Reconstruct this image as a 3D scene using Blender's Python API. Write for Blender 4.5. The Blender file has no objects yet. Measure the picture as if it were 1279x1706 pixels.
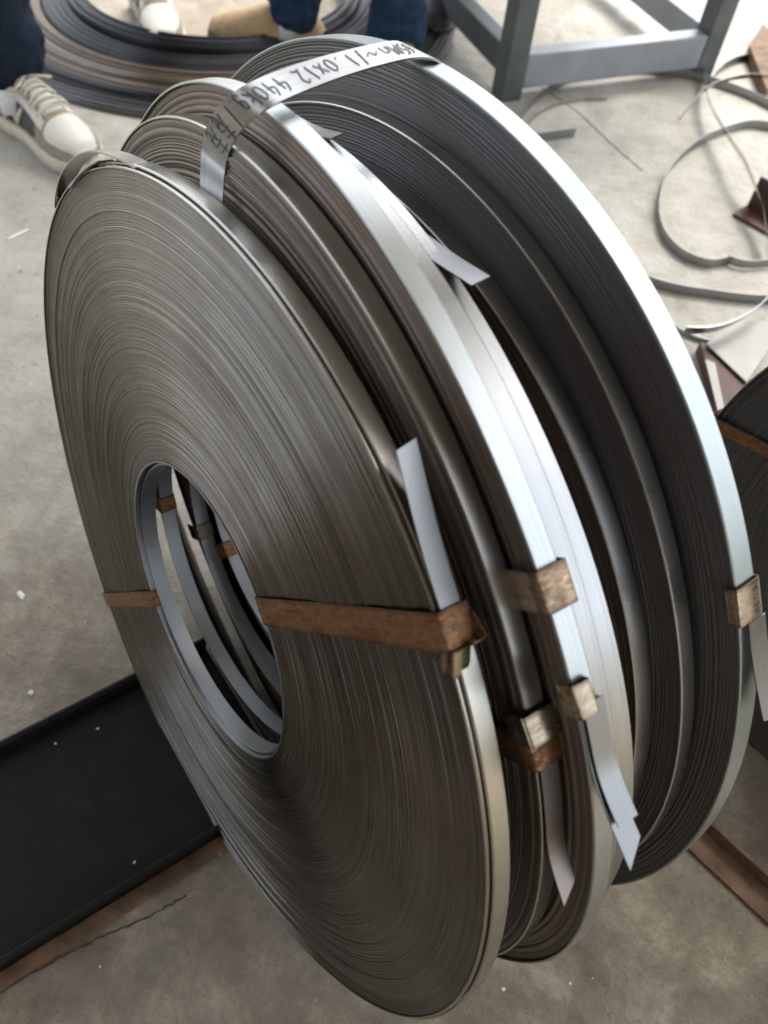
import bpy, bmesh, math, random
import numpy as np
from mathutils import Vector, Matrix
random.seed(7); rng = np.random.default_rng(7)
C = bpy.context.scene.collection
PI = math.pi

# ------------------------------------------------------------------ camera, sky, sun, exposure
S = 0.65                                   # metres per solver unit
F, CX, CY, H = 1340.0, 639.5, 853.0, 1.372
U3 = np.array([0.0733428, -0.59732919, -0.79863551]); U3 /= np.linalg.norm(U3)   # world up in camera axes (x right, y down, z forward)
FW = np.array([0, 0, 1.0]) - U3[2] * U3; FW /= np.linalg.norm(FW)
RT = np.cross(FW, U3)
M3 = np.stack([RT, FW, U3])                # camera axes -> world axes
def wd(v): return M3 @ np.asarray(v, float)
def wp(v): return (M3 @ np.asarray(v, float) + np.array([0, 0, H])) * S
def px(x, y, t): return wp([(x - CX) / F * t, (y - CY) / F * t, t])
def G(x, y, z=0.0):
    d = np.array([(x - CX) / F, (y - CY) / F, 1.0]); t = (z / S - H) / (d @ U3)
    return wp(d * t)

cam_d = bpy.data.cameras.new('camera'); cam = bpy.data.objects.new('camera', cam_d); C.objects.link(cam)
cam_d.sensor_fit = 'VERTICAL'; cam_d.sensor_height = 24.0; cam_d.lens = 24.0 * F / 1706.0
cam_d.clip_start = 0.02; cam_d.clip_end = 400
r_, d_, f_ = wd([1, 0, 0]), wd([0, 1, 0]), wd([0, 0, 1])
m = Matrix(((r_[0], -d_[0], -f_[0], 0), (r_[1], -d_[1], -f_[1], 0), (r_[2], -d_[2], -f_[2], H * S), (0, 0, 0, 1)))
cam.matrix_world = m
cam_d.dof.use_dof = True; cam_d.dof.focus_distance = 0.56; cam_d.dof.aperture_fstop = 5.0
sc = bpy.context.scene; sc.camera = cam

world = bpy.data.worlds.new('World'); sc.world = world; world.use_nodes = True
nt = world.node_tree; nt.nodes.clear()
sky = nt.nodes.new('ShaderNodeTexSky'); sky.sky_type = 'NISHITA'; sky.sun_disc = False
SUN_EL, SUN_AZ = math.radians(60), math.radians(32)      # azimuth from +Y towards +X
sky.sun_elevation = SUN_EL; sky.sun_rotation = SUN_AZ; sky.air_density = 1.0; sky.dust_density = 3.0; sky.ozone_density = 0.6
bg = nt.nodes.new('ShaderNodeBackground'); bg.inputs['Strength'].default_value = 0.15
wo = nt.nodes.new('ShaderNodeOutputWorld'); hsv = nt.nodes.new('ShaderNodeHueSaturation'); hsv.inputs['Saturation'].default_value = 0.32; nt.links.new(sky.outputs[0], hsv.inputs['Color']); nt.links.new(hsv.outputs[0], bg.inputs[0]); nt.links.new(bg.outputs[0], wo.inputs[0])
sl = bpy.data.lights.new('sun', 'SUN'); sl.energy = 1.6; sl.angle = math.radians(30); sl.color = (1.0, 0.97, 0.92)
so = bpy.data.objects.new('sun', sl); C.objects.link(so)
sd = Vector((math.sin(SUN_AZ) * math.cos(SUN_EL), math.cos(SUN_AZ) * math.cos(SUN_EL), math.sin(SUN_EL)))
so.rotation_euler = sd.to_track_quat('Z', 'Y').to_euler(); so.location = sd * 20
sc.view_settings.view_transform = 'Standard'; sc.view_settings.look = 'None'; sc.view_settings.gamma = 1.0
sc.view_settings.exposure = 1.95

# ------------------------------------------------------------------ helpers
def link(o, parent=None, label=None, cat=None, group=None, kind=None):
    C.objects.link(o)
    if parent is not None: o.parent = parent
    if label: o['label'] = label
    if cat: o['category'] = cat
    if group: o['group'] = group
    if kind: o['kind'] = kind
    return o
def mesh_obj(name, verts, faces, mat, parent=None, smooth=True, uv=None, **k):
    me = bpy.data.meshes.new(name)
    me.from_pydata([tuple(v) for v in verts], [], [tuple(f) for f in faces])
    if smooth: me.polygons.foreach_set('use_smooth', [True] * len(me.polygons))
    if uv is not None:
        l = me.uv_layers.new(name='UVMap'); li = np.zeros(len(me.loops), int); me.loops.foreach_get('vertex_index', li)
        l.data.foreach_set('uv', np.asarray(uv, float)[li].ravel())
    me.materials.append(mat)
    return link(bpy.data.objects.new(name, me), parent, **k)
def grid_obj(name, P, mat, parent=None, closed=True, uv=None, smooth=True, flip=False, **k):
    """P: (rows, cols, 3); cols closed into a loop when closed"""
    nr, nc = P.shape[:2]
    cc = nc if closed else nc - 1
    i, j = np.meshgrid(np.arange(nr - 1), np.arange(cc), indexing='ij'); j2 = (j + 1) % nc
    q = np.stack([i * nc + j, i * nc + j2, (i + 1) * nc + j2, (i + 1) * nc + j], -1).reshape(-1, 4)
    if flip: q = q[:, ::-1]
    me = bpy.data.meshes.new(name)
    me.vertices.add(nr * nc); me.vertices.foreach_set('co', P.reshape(-1).astype(np.float32))
    nf = len(q); me.loops.add(nf * 4); me.polygons.add(nf)
    me.loops.foreach_set('vertex_index', q.ravel().astype(np.int32))
    me.polygons.foreach_set('loop_start', np.arange(0, nf * 4, 4, dtype=np.int32))
    me.polygons.foreach_set('loop_total', np.full(nf, 4, np.int32))
    if uv is not None:
        l = me.uv_layers.new(name='UVMap'); v = uv.reshape(-1, 2)[q.ravel()].copy().reshape(-1, 4, 2)
        if closed:
            wrap = (j.ravel() == nc - 1)
            v[wrap, :, 0] = np.where(v[wrap, :, 0] < 0.5, v[wrap, :, 0] + 1.0, v[wrap, :, 0])
        l.data.foreach_set('uv', v.ravel().astype(np.float32))
    me.update(calc_edges=True); me.validate()
    if smooth: me.polygons.foreach_set('use_smooth', [True] * len(me.polygons))
    me.materials.append(mat)
    return link(bpy.data.objects.new(name, me), parent, **k)
def empty(name, loc=(0, 0, 0), mat=None, **k):
    o = bpy.data.objects.new(name, None); o.empty_display_size = 0.05
    if mat is not None: o.matrix_world = mat
    else: o.location = loc
    return link(o, **k)
def fr(o_, x, y, z):                        # 4x4 from numpy origin and axes
    return Matrix(((x[0], y[0], z[0], o_[0]), (x[1], y[1], z[1], o_[1]), (x[2], y[2], z[2], o_[2]), (0, 0, 0, 1)))
def box_vf(c, sx, sy, sz, R=None, bev=0.0):
    """box as verts/faces, chamfered"""
    bm = bmesh.new(); bmesh.ops.create_cube(bm, size=1.0)
    for v in bm.verts: v.co = Vector((v.co.x * sx, v.co.y * sy, v.co.z * sz))
    if bev > 0: bmesh.ops.bevel(bm, geom=bm.edges[:], offset=bev, segments=2, affect='EDGES', profile=0.5)
    vs = []
    bm.verts.ensure_lookup_table()
    for v in bm.verts:
        p = v.co if R is None else R @ v.co
        vs.append(np.array(p) + np.array(c))
    fs = [[v.index for v in f.verts] for f in bm.faces]; bm.free()
    return vs, fs
def beam(name, a, b, wx, wz, mat, parent=None, bev=0.002, up=(0, 0, 1), **k):
    a, b = Vector(a), Vector(b); d = (b - a); L = d.length; d.normalize()
    s_ = d.cross(Vector(up)).normalized(); t_ = s_.cross(d)
    R = Matrix((s_, d, t_)).transposed()
    vs, fs = box_vf((a + b) / 2, wx, L, wz, R, bev)
    return mesh_obj(name, vs, fs, mat, parent, smooth=False, **k)
def smooth_path(pts, n):
    pts = np.asarray(pts, float); K = len(pts)
    t = np.linspace(0, K - 1, n); out = []
    for q in t:
        i = min(int(q), K - 2); u = q - i
        p0, p1, p2, p3 = pts[max(i - 1, 0)], pts[i], pts[i + 1], pts[min(i + 2, K - 1)]
        out.append(0.5 * ((2 * p1) + (-p0 + p2) * u + (2 * p0 - 5 * p1 + 4 * p2 - p3) * u * u + (-p0 + 3 * p1 - 3 * p2 + p3) * u ** 3))
    return np.array(out)
def ribbon(name, P, Wv, th, mat, parent=None, cut=0.0, cut0=0.0, **k):
    """strip of steel: P centre points, Wv half-width vectors, th thickness; cut slants the far end"""
    P = np.asarray(P, float); Wv = np.asarray(Wv, float)
    T = np.gradient(P, axis=0); T /= np.linalg.norm(T, axis=1)[:, None]
    N = np.cross(T, Wv); N /= np.linalg.norm(N, axis=1)[:, None]
    A_, B_ = P - Wv, P + Wv
    A_ = A_.copy(); B_ = B_.copy()
    if cut >= 0: B_[-1] += T[-1] * cut
    else: A_[-1] -= T[-1] * cut
    A_[0] -= T[0] * cut0
    loop = np.stack([A_ - N * th / 2, B_ - N * th / 2, B_ + N * th / 2, A_ + N * th / 2], 0)   # 4 x n x 3
    n = P.shape[0]; vs = loop.transpose(1, 0, 2).reshape(-1, 3); fs = []
    L = np.concatenate([[0], np.cumsum(np.linalg.norm(np.diff(P, axis=0), axis=1))])
    for i in range(n - 1):
        for j in range(4): fs.append((i * 4 + j, i * 4 + (j + 1) % 4, (i + 1) * 4 + (j + 1) % 4, (i + 1) * 4 + j))
    fs.append((3, 2, 1, 0)); e = (n - 1) * 4; fs.append((e, e + 1, e + 2, e + 3))
    uv = np.array([[L[i], (0, 1, 1, 0)[j]] for i in range(n) for j in range(4)])
    o = mesh_obj(name, vs, fs, mat, parent, smooth=True, uv=uv, **k)
    try: o.data.set_sharp_from_angle(angle=math.radians(40))
    except Exception: pass
    return o
def tube(name, pts, r, mat, parent=None, seg=8, **k):
    P = np.asarray(pts, float); n = len(P); T = np.gradient(P, axis=0); T /= np.linalg.norm(T, axis=1)[:, None]
    rr = np.full(n, r) if np.isscalar(r) else np.asarray(r)
    up = np.array([0, 0, 1.0]); rows = []
    for i in range(n):
        s_ = np.cross(T[i], up if abs(T[i][2]) < .95 else [1, 0, 0]); s_ /= np.linalg.norm(s_); t_ = np.cross(s_, T[i])
        a = np.arange(seg) * 2 * PI / seg
        rows.append(P[i] + rr[i] * (np.cos(a)[:, None] * s_ + np.sin(a)[:, None] * t_))
    V = np.concatenate(rows); fs = [(i * seg + j, i * seg + (j + 1) % seg, (i + 1) * seg + (j + 1) % seg, (i + 1) * seg + j) for i in range(n - 1) for j in range(seg)]
    fs += [tuple(range(seg))[::-1], tuple((n - 1) * seg + j for j in range(seg))]
    return mesh_obj(name, V, fs, mat, parent, **k)

# ------------------------------------------------------------------ materials
class Mat:
    def __init__(s, name):
        s.m = bpy.data.materials.new(name); s.m.use_nodes = True; s.t = s.m.node_tree
        s.b = s.t.nodes['Principled BSDF']
    def n(s, typ, **k):
        nd = s.t.nodes.new(typ)
        for a, v in k.items():
            if hasattr(nd, a): setattr(nd, a, v)
            else: nd.inputs[a.replace('_', ' ')].default_value = v
        return nd
    def l(s, a, b): s.t.links.new(a, b)
    def set(s, **k):
        for a, v in k.items(): s.b.inputs[a.replace('_', ' ')].default_value = v
        return s
    def coord(s, kind='Object', scale=(1, 1, 1)):
        tc = s.n('ShaderNodeTexCoord'); mp = s.n('ShaderNodeMapping'); mp.inputs['Scale'].default_value = scale
        s.l(tc.outputs[kind], mp.inputs[0]); return mp.outputs[0]
    def noise(s, vec, scale, detail=4, rough=.55, dist=0):
        n = s.n('ShaderNodeTexNoise'); n.inputs['Scale'].default_value = scale; n.inputs['Detail'].default_value = detail
        n.inputs['Roughness'].default_value = rough; n.inputs['Distortion'].default_value = dist; s.l(vec, n.inputs['Vector']); return n.outputs['Fac']
    def ramp(s, fac, stops):
        r = s.n('ShaderNodeValToRGB'); e = r.color_ramp.elements
        while len(e) < len(stops): e.new(0.5)
        for el, (p, c) in zip(e, stops):
            el.position = p; el.color = (*c, 1) if len(c) == 3 else c
        s.l(fac, r.inputs[0]); return r.outputs[0]
    def mix(s, fac, a, b, mode='MIX'):
        x = s.n('ShaderNodeMix'); x.data_type = 'RGBA'; x.blend_type = mode
        if isinstance(fac, (int, float)): x.inputs[0].default_value = fac
        else: s.l(fac, x.inputs[0])
        for sock, v in ((x.inputs[6], a), (x.inputs[7], b)):
            if isinstance(v, tuple): sock.default_value = (*v, 1)
            else: s.l(v, sock)
        return x.outputs[2]
    def mr(s, v, a, b, c, d):
        x = s.n('ShaderNodeMapRange'); s.l(v, x.inputs[0])
        for i, q in enumerate((a, b, c, d)): x.inputs[i + 1].default_value = q
        return x.outputs[0]
    def bump(s, h, strength, dist):
        b = s.n('ShaderNodeBump'); b.inputs['Strength'].default_value = strength; b.inputs['Distance'].default_value = dist
        s.l(h, b.inputs['Height']); s.l(b.outputs[0], s.b.inputs['Normal']); return b
def g3(v): return (v, v, v)

def mat_floor():
    a = Mat('worn_concrete'); v = a.coord('Object')
    big = a.noise(v, 1.3, 5, .6, .4); mid = a.noise(v, 11, 8, .74, .2); fine = a.noise(v, 130, 8, .75); sp = a.noise(v, 420, 3, .6)
    col = a.ramp(mid, [(0.3, (.36, .34, .275)), (.5, (.49, .47, .40)), (.70, (.60, .58, .51))])
    col = a.mix(a.mr(big, .38, .62, 0, .5), col, (.30, .27, .225))
    # brown grime on the near floor, with the shade there painted into the same colour
    tc = a.n('ShaderNodeTexCoord'); sx = a.n('ShaderNodeSeparateXYZ'); a.l(tc.outputs['Object'], sx.inputs[0])
    dst = a.mr(a.noise(v, 3.0, 5, .6), 0, 1, -.35, .35)
    ad = a.n('ShaderNodeMath', operation='ADD'); a.l(sx.outputs[1], ad.inputs[0]); a.l(dst, ad.inputs[1])
    grime_shade = a.mr(ad.outputs[0], .30, .80, 1, 0)
    col = a.mix(grime_shade, col, a.ramp(mid, [(.3, (.12, .09, .055)), (.5, (.25, .205, .14)), (.66, (.46, .395, .285))]))
    vd = a.n('ShaderNodeVectorMath', operation='DISTANCE'); a.l(tc.outputs['Object'], vd.inputs[0]); vd.inputs[1].default_value = (-.55, 2.25, 0)
    va = a.n('ShaderNodeMath', operation='ADD'); a.l(vd.outputs['Value'], va.inputs[0]); a.l(dst, va.inputs[1])
    col = a.mix(a.mr(va.outputs[0], .15, .55, .8, 0), col, a.ramp(mid, [(.3, (.20, .145, .09)), (.5, (.32, .25, .17)), (.72, (.42, .36, .27))]))
    spots = a.mr(fine, .56, .68, 0, .7); col = a.mix(spots, col, (.10, .08, .055))
    grit = a.noise(v, 650, 3, .7); col = a.mix(a.mr(grit, .40, .75, .35, 0), col, (.12, .105, .08)); col = a.mix(a.mr(grit, .6, .8, 0, .35), col, (.6, .58, .52))
    vo = a.n('ShaderNodeTexVoronoi', feature='F1'); vo.inputs['Scale'].default_value = 38; a.l(v, vo.inputs['Vector']); pit = a.mr(vo.outputs['Distance'], .06, .16, .75, 0)
    pm = a.n('ShaderNodeMath', operation='MULTIPLY'); a.l(pit, pm.inputs[0]); a.l(a.mr(a.noise(v, 6, 3), .5, .62, 0, 1), pm.inputs[1]); col = a.mix(pm.outputs[0], col, (.07, .055, .04))
    st = a.noise(a.coord('Object', (1, .35, 1)), 4.5, 6, .7, .4); col = a.mix(a.mr(st, .56, .68, 0, .5), col, (.16, .14, .11))
    wh = a.mr(sp, .66, .78, 0, .5); col = a.mix(wh, col, (.55, .53, .48))
    a.l(col, a.b.inputs['Base Color'])
    a.l(a.mr(mid, .3, .7, .75, .5), a.b.inputs['Roughness'])
    hs = a.n('ShaderNodeMath', operation='MULTIPLY_ADD'); a.l(mid, hs.inputs[0]); hs.inputs[1].default_value = 2.5; a.l(fine, hs.inputs[2])
    a.bump(hs.outputs[0], .8, .005)
    return a.m
def mat_edge(name, lo, hi, rough=.42, seed=0.0, metal=.75):
    """coil side: the cut edges of the wound strip; UV u = angle, v = winding"""
    a = Mat(name); tc = a.n('ShaderNodeTexCoord')
    def nz(su, sv, sc_, det):
        mp = a.n('ShaderNodeMapping'); mp.inputs['Scale'].default_value = (su, sv, 1); mp.inputs['Location'].default_value = (seed, seed * 1.7, seed)
        a.l(tc.outputs['UV'], mp.inputs[0]); return a.noise(mp.outputs[0], sc_, det, .6)
    n1 = nz(1.5, 60, 1.0, 5); n2 = nz(5, 260, 1.0, 3); n3 = nz(2.2, 7, 1.0, 4)
    mp = a.n('ShaderNodeMapping'); a.l(tc.outputs['Object'], mp.inputs[0]); n4 = a.noise(mp.outputs[0], 14, 5, .6)
    s_ = a.n('ShaderNodeMath', operation='MULTIPLY_ADD'); a.l(n1, s_.inputs[0]); s_.inputs[1].default_value = .55; 
    q = a.n('ShaderNodeMath', operation='MULTIPLY'); a.l(n2, q.inputs[0]); q.inputs[1].default_value = .45; a.l(q.outputs[0], s_.inputs[2])
    n5 = nz(9, 900, 1.0, 2); q2 = a.n('ShaderNodeMath', operation='MULTIPLY_ADD'); a.l(n5, q2.inputs[0]); q2.inputs[1].default_value = .35; q3 = a.n('ShaderNodeMath', operation='MULTIPLY_ADD'); a.l(s_.outputs[0], q3.inputs[0]); q3.inputs[1].default_value = .65; q3.inputs[2].default_value = 0; a.l(q3.outputs[0], q2.inputs[2])
    col = a.ramp(q2.outputs[0], [(.32, lo), (.5, tuple((l + h) / 2 for l, h in zip(lo, hi))), (.72, hi)])
    col = a.mix(a.mr(n4, .45, .7, 0, .35), col, (lo[0] * 1.3, lo[1] * .95, lo[2] * .75))
    col = a.mix(a.mr(n3, .55, .75, 0, .3), col, (hi[0] * 1.1, hi[1] * 1.12, hi[2] * 1.2))
    a.l(col, a.b.inputs['Base Color']); a.set(Metallic=metal)
    a.l(a.mr(n3, .3, .7, rough - .07, rough + .1), a.b.inputs['Roughness'])
    a.b.inputs['Anisotropic'].default_value = .75; a.b.inputs['Anisotropic Rotation'].default_value = .25
    tg = a.n('ShaderNodeTangent', direction_type='UV_MAP'); a.l(tg.outputs[0], a.b.inputs['Tangent'])
    a.bump(n2, .25, .0006)
    return a.m
def mat_steel(name, col, rough=.27, tint=(.62, .56, .44), tintf=.25, stain=.3, seed=0.0):
    """flat side of the strip: satin cold rolled steel with lengthwise rolling lines and oil tints"""
    a = Mat(name); tc = a.n('ShaderNodeTexCoord')
    mp = a.n('ShaderNodeMapping'); mp.inputs['Scale'].default_value = (6, 9, 1); mp.inputs['Location'].default_value = (seed, seed, 0); a.l(tc.outputs['UV'], mp.inputs[0])
    n1 = a.noise(mp.outputs[0], 1.0, 3, .5)
    mp2 = a.n('ShaderNodeMapping'); mp2.inputs['Scale'].default_value = (3, 90, 1); a.l(tc.outputs['UV'], mp2.inputs[0]); n2 = a.noise(mp2.outputs[0], 1, 3, .6)
    mp3 = a.n('ShaderNodeMapping'); mp3.inputs['Location'].default_value = (seed, 0, seed); a.l(tc.outputs['Object'], mp3.inputs[0]); n3 = a.noise(mp3.outputs[0], 9, 4, .55, .5)
    n4 = a.noise(mp3.outputs[0], 700, 3, .6)
    c = a.mix(a.mr(n1, .4, .7, 0, tintf), col, tint)
    c = a.mix(a.mr(n3, .5, .75, 0, stain), c, (col[0] * .75, col[1] * .72, col[2] * .74))
    c = a.mix(a.mr(n4, .72, .8, 0, .5), c, (.12, .1, .08))
    a.l(c, a.b.inputs['Base Color']); a.set(Metallic=1.0)
    a.l(a.mr(n3, .3, .7, rough - .05, rough + .08), a.b.inputs['Roughness'])
    a.bump(n2, .08, .0005)
    return a.m
def mat_band(name, stops, metal=(.9, .35), rough=(.28, .55), seed=0.0, edge=(.035, .02, .013)):
    """thin steel band; UV u = metres along, v = across: stains run along it, edges darker, ends rubbed"""
    a = Mat(name); tc = a.n('ShaderNodeTexCoord')
    def uvn(su, sv, det, rg_=.65):
        mp = a.n('ShaderNodeMapping'); mp.inputs['Scale'].default_value = (su, sv, 1); mp.inputs['Location'].default_value = (seed, seed * 2, 0); a.l(tc.outputs['UV'], mp.inputs[0]); return a.noise(mp.outputs[0], 1.0, det, rg_, .4)
    n1 = uvn(150, 7, 6); n2 = uvn(260, 3, 4); n3 = uvn(30, 1.6, 4); n4 = a.noise(a.coord('Object'), 900, 4, .7)
    k = a.n('ShaderNodeMath', operation='MULTIPLY_ADD'); a.l(n1, k.inputs[0]); k.inputs[1].default_value = .55
    k2 = a.n('ShaderNodeMath', operation='MULTIPLY'); a.l(n4, k2.inputs[0]); k2.inputs[1].default_value = .45; a.l(k2.outputs[0], k.inputs[2])
    c = a.ramp(k.outputs[0], stops)
    sx = a.n('ShaderNodeSeparateXYZ'); a.l(tc.outputs['UV'], sx.inputs[0])
    e = a.n('ShaderNodeMath', operation='PINGPONG'); a.l(sx.outputs[1], e.inputs[0]); e.inputs[1].default_value = .5
    c = a.mix(a.mr(e.outputs[0], 0, .12, .7, 0), c, edge); c = a.mix(a.mr(n3, .5, .68, 0, .38), c, edge)
    a.l(c, a.b.inputs['Base Color']); a.l(a.mr(n1, .4, .65, rough[1], rough[0]), a.b.inputs['Roughness']); a.l(a.mr(n3, .4, .6, metal[0], metal[1]), a.b.inputs['Metallic'])
    a.bump(n2, .05, .0003); return a.m
def mat_rust(): return mat_band('rusty_strap', [(.36, (.06, .028, .014)), (.48, (.17, .078, .032)), (.58, (.27, .135, .06)), (.70, (.42, .31, .21))], (.75, .25), (.32, .6))
def mat_clip(): return mat_band('tarnished_clip', [(.34, (.22, .165, .11)), (.5, (.34, .28, .20)), (.68, (.46, .41, .32))], (1, .9), (.2, .34), 4.0, (.08, .055, .035))
def mat_plain(name, col, rough=.6, metal=0, var=.25, scale=30, bump=.15, alt=None, spec=None):
    a = Mat(name); v = a.coord('Object'); n = a.noise(v, scale, 5, .62, .3)
    d = alt or tuple(c * (1 - var) for c in col); e = tuple(min(1, c * (1 + var)) for c in col)
    a.l(a.ramp(n, [(.35, d), (.52, col), (.7, e)]), a.b.inputs['Base Color']); a.set(Roughness=rough, Metallic=metal)
    if spec is not None: a.b.inputs['Specular IOR Level'].default_value = spec
    if bump: a.bump(a.noise(v, scale * 6, 4, .6), bump, .001)
    return a.m
def mat_denim(name, col):
    a = Mat(name); v = a.coord('Object'); n = a.noise(v, 14, 5, .6, .3); w = a.noise(a.coord('Object', (1, 1, .25)), 700, 2, .6)
    c = a.ramp(n, [(.35, tuple(q * .6 for q in col)), (.55, col), (.75, tuple(q * 1.7 for q in col))])
    c = a.mix(a.mr(w, .5, .7, 0, .35), c, tuple(min(1, q * 3) for q in col)); a.l(c, a.b.inputs['Base Color']); a.set(Roughness=.9)
    a.b.inputs['Specular IOR Level'].default_value = .2; a.bump(w, .4, .001); return a.m

M = dict(
    floor=mat_floor(),
    rust=mat_rust(), clip=mat_clip(),
    rim_gold=mat_steel('strip_warm', (.43, .425, .39), .21, (.52, .46, .35), .3, .35, 1.3),
    rim=mat_steel('strip_bright', (.35, .36, .362), .25, (.70, .66, .58), .2, .2, 4.1),
    rim_blue=mat_steel('strip_pale', (.39, .41, .41), .30, (.64, .72, .70), .3, .12, 7.7),
    rim_grey=mat_steel('strip_grey', (.40, .40, .39), .27, (.56, .50, .40), .35, .3, 9.2),
    tag=mat_steel('strip_tag', (.345, .35, .345), .40, (.70, .68, .62), .2, .1, 2.2),
    curl=mat_steel('strip_dull', (.29, .30, .30), .42, (.26, .24, .2), .3, .3, 3.0), bronze=mat_band('bronzed_strap', [(.38, (.12, .08, .05)), (.5, (.24, .165, .105)), (.64, (.42, .33, .22))], (.95, .6), (.26, .42), 7.0),
    rim_far=mat_steel('strip_white', (.34, .375, .368), .36, (.40, .46, .44), .3, .12, 5.5),
    tailm=mat_steel('strip_tail_grey', (.235, .24, .24), .27, (.27, .26, .24), .4, .4, 6.1), rosy=mat_steel('strip_rosy', (.24, .215, .21), .36, (.30, .24, .21), .5, .4, 6.9),
    inner=mat_steel('strip_inner', (.36, .38, .40), .36, (.42, .42, .40), .3, .3, 11.0),
    ink=mat_plain('marker_ink', (.085, .085, .09), .5, 0, .3, 60, 0),
)

# ------------------------------------------------------------------ floor and added shed
def sheet(name, pts, z, mat, **k):
    return mesh_obj(name, [(p[0], p[1], z) for p in pts], [tuple(range(len(pts)))], mat, smooth=False, **k)
sheet('floor', [(-60, -60), (60, -60), (60, 60), (-60, 60)], 0.0, M['floor'], kind='structure', label='worn concrete workshop floor')
# unseen shed, added and shaped to shade the floor and be mirrored in the steel
M['shade_roof'] = mat_plain('shade_roof_sheet', (.34, .32, .29), .7, 0, .2, 2, 0)
M['shade_wall'] = mat_plain('shade_wall_face', (.26, .22, .18), .8, 0, .2, 2, 0)
SHED = empty('shade_shed', (-4, -3, 0), label='unseen open sided shed added to shade the coils and be mirrored in their steel', cat='light blocker')
def add_box(name, lo, hi, mat, parent=None, bev=0.0, base=(0, 0, 0), **k):
    lo, hi = np.array(lo, float), np.array(hi, float); c = (lo + hi) / 2 - np.array(base); d = hi - lo
    vs, fs = box_vf(c, *d, None, bev); return mesh_obj(name, vs, fs, mat, parent, smooth=False, **k)
sb = (-4, -3, 0)
X0, X1, Y0, Y1 = -2.2, 2.0, -4.0, 3.3
add_box('shade_roof', (X0, Y0, 3.4), (X1, Y1, 3.5), M['shade_roof'], SHED, base=sb)
add_box('shade_wall', (X0, Y0 - .1, 0), (X1, Y0, 3.4), M['shade_wall'], SHED, base=sb)
add_box('shade_wall', (X0 - .1, Y0, 0), (X0, -1.0, 3.4), M['shade_wall'], SHED, base=sb)
for x_, y_ in ((X0 + .1, Y0 + .1), (X0 + .1, Y1 - .1), (X1 - .1, Y0 + .1), (X1 - .1, Y1 - .1)): add_box('shade_post', (x_ - .06, y_ - .06, 0), (x_ + .06, y_ + .06, 3.4), M['shade_roof'], SHED, base=sb)

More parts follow.
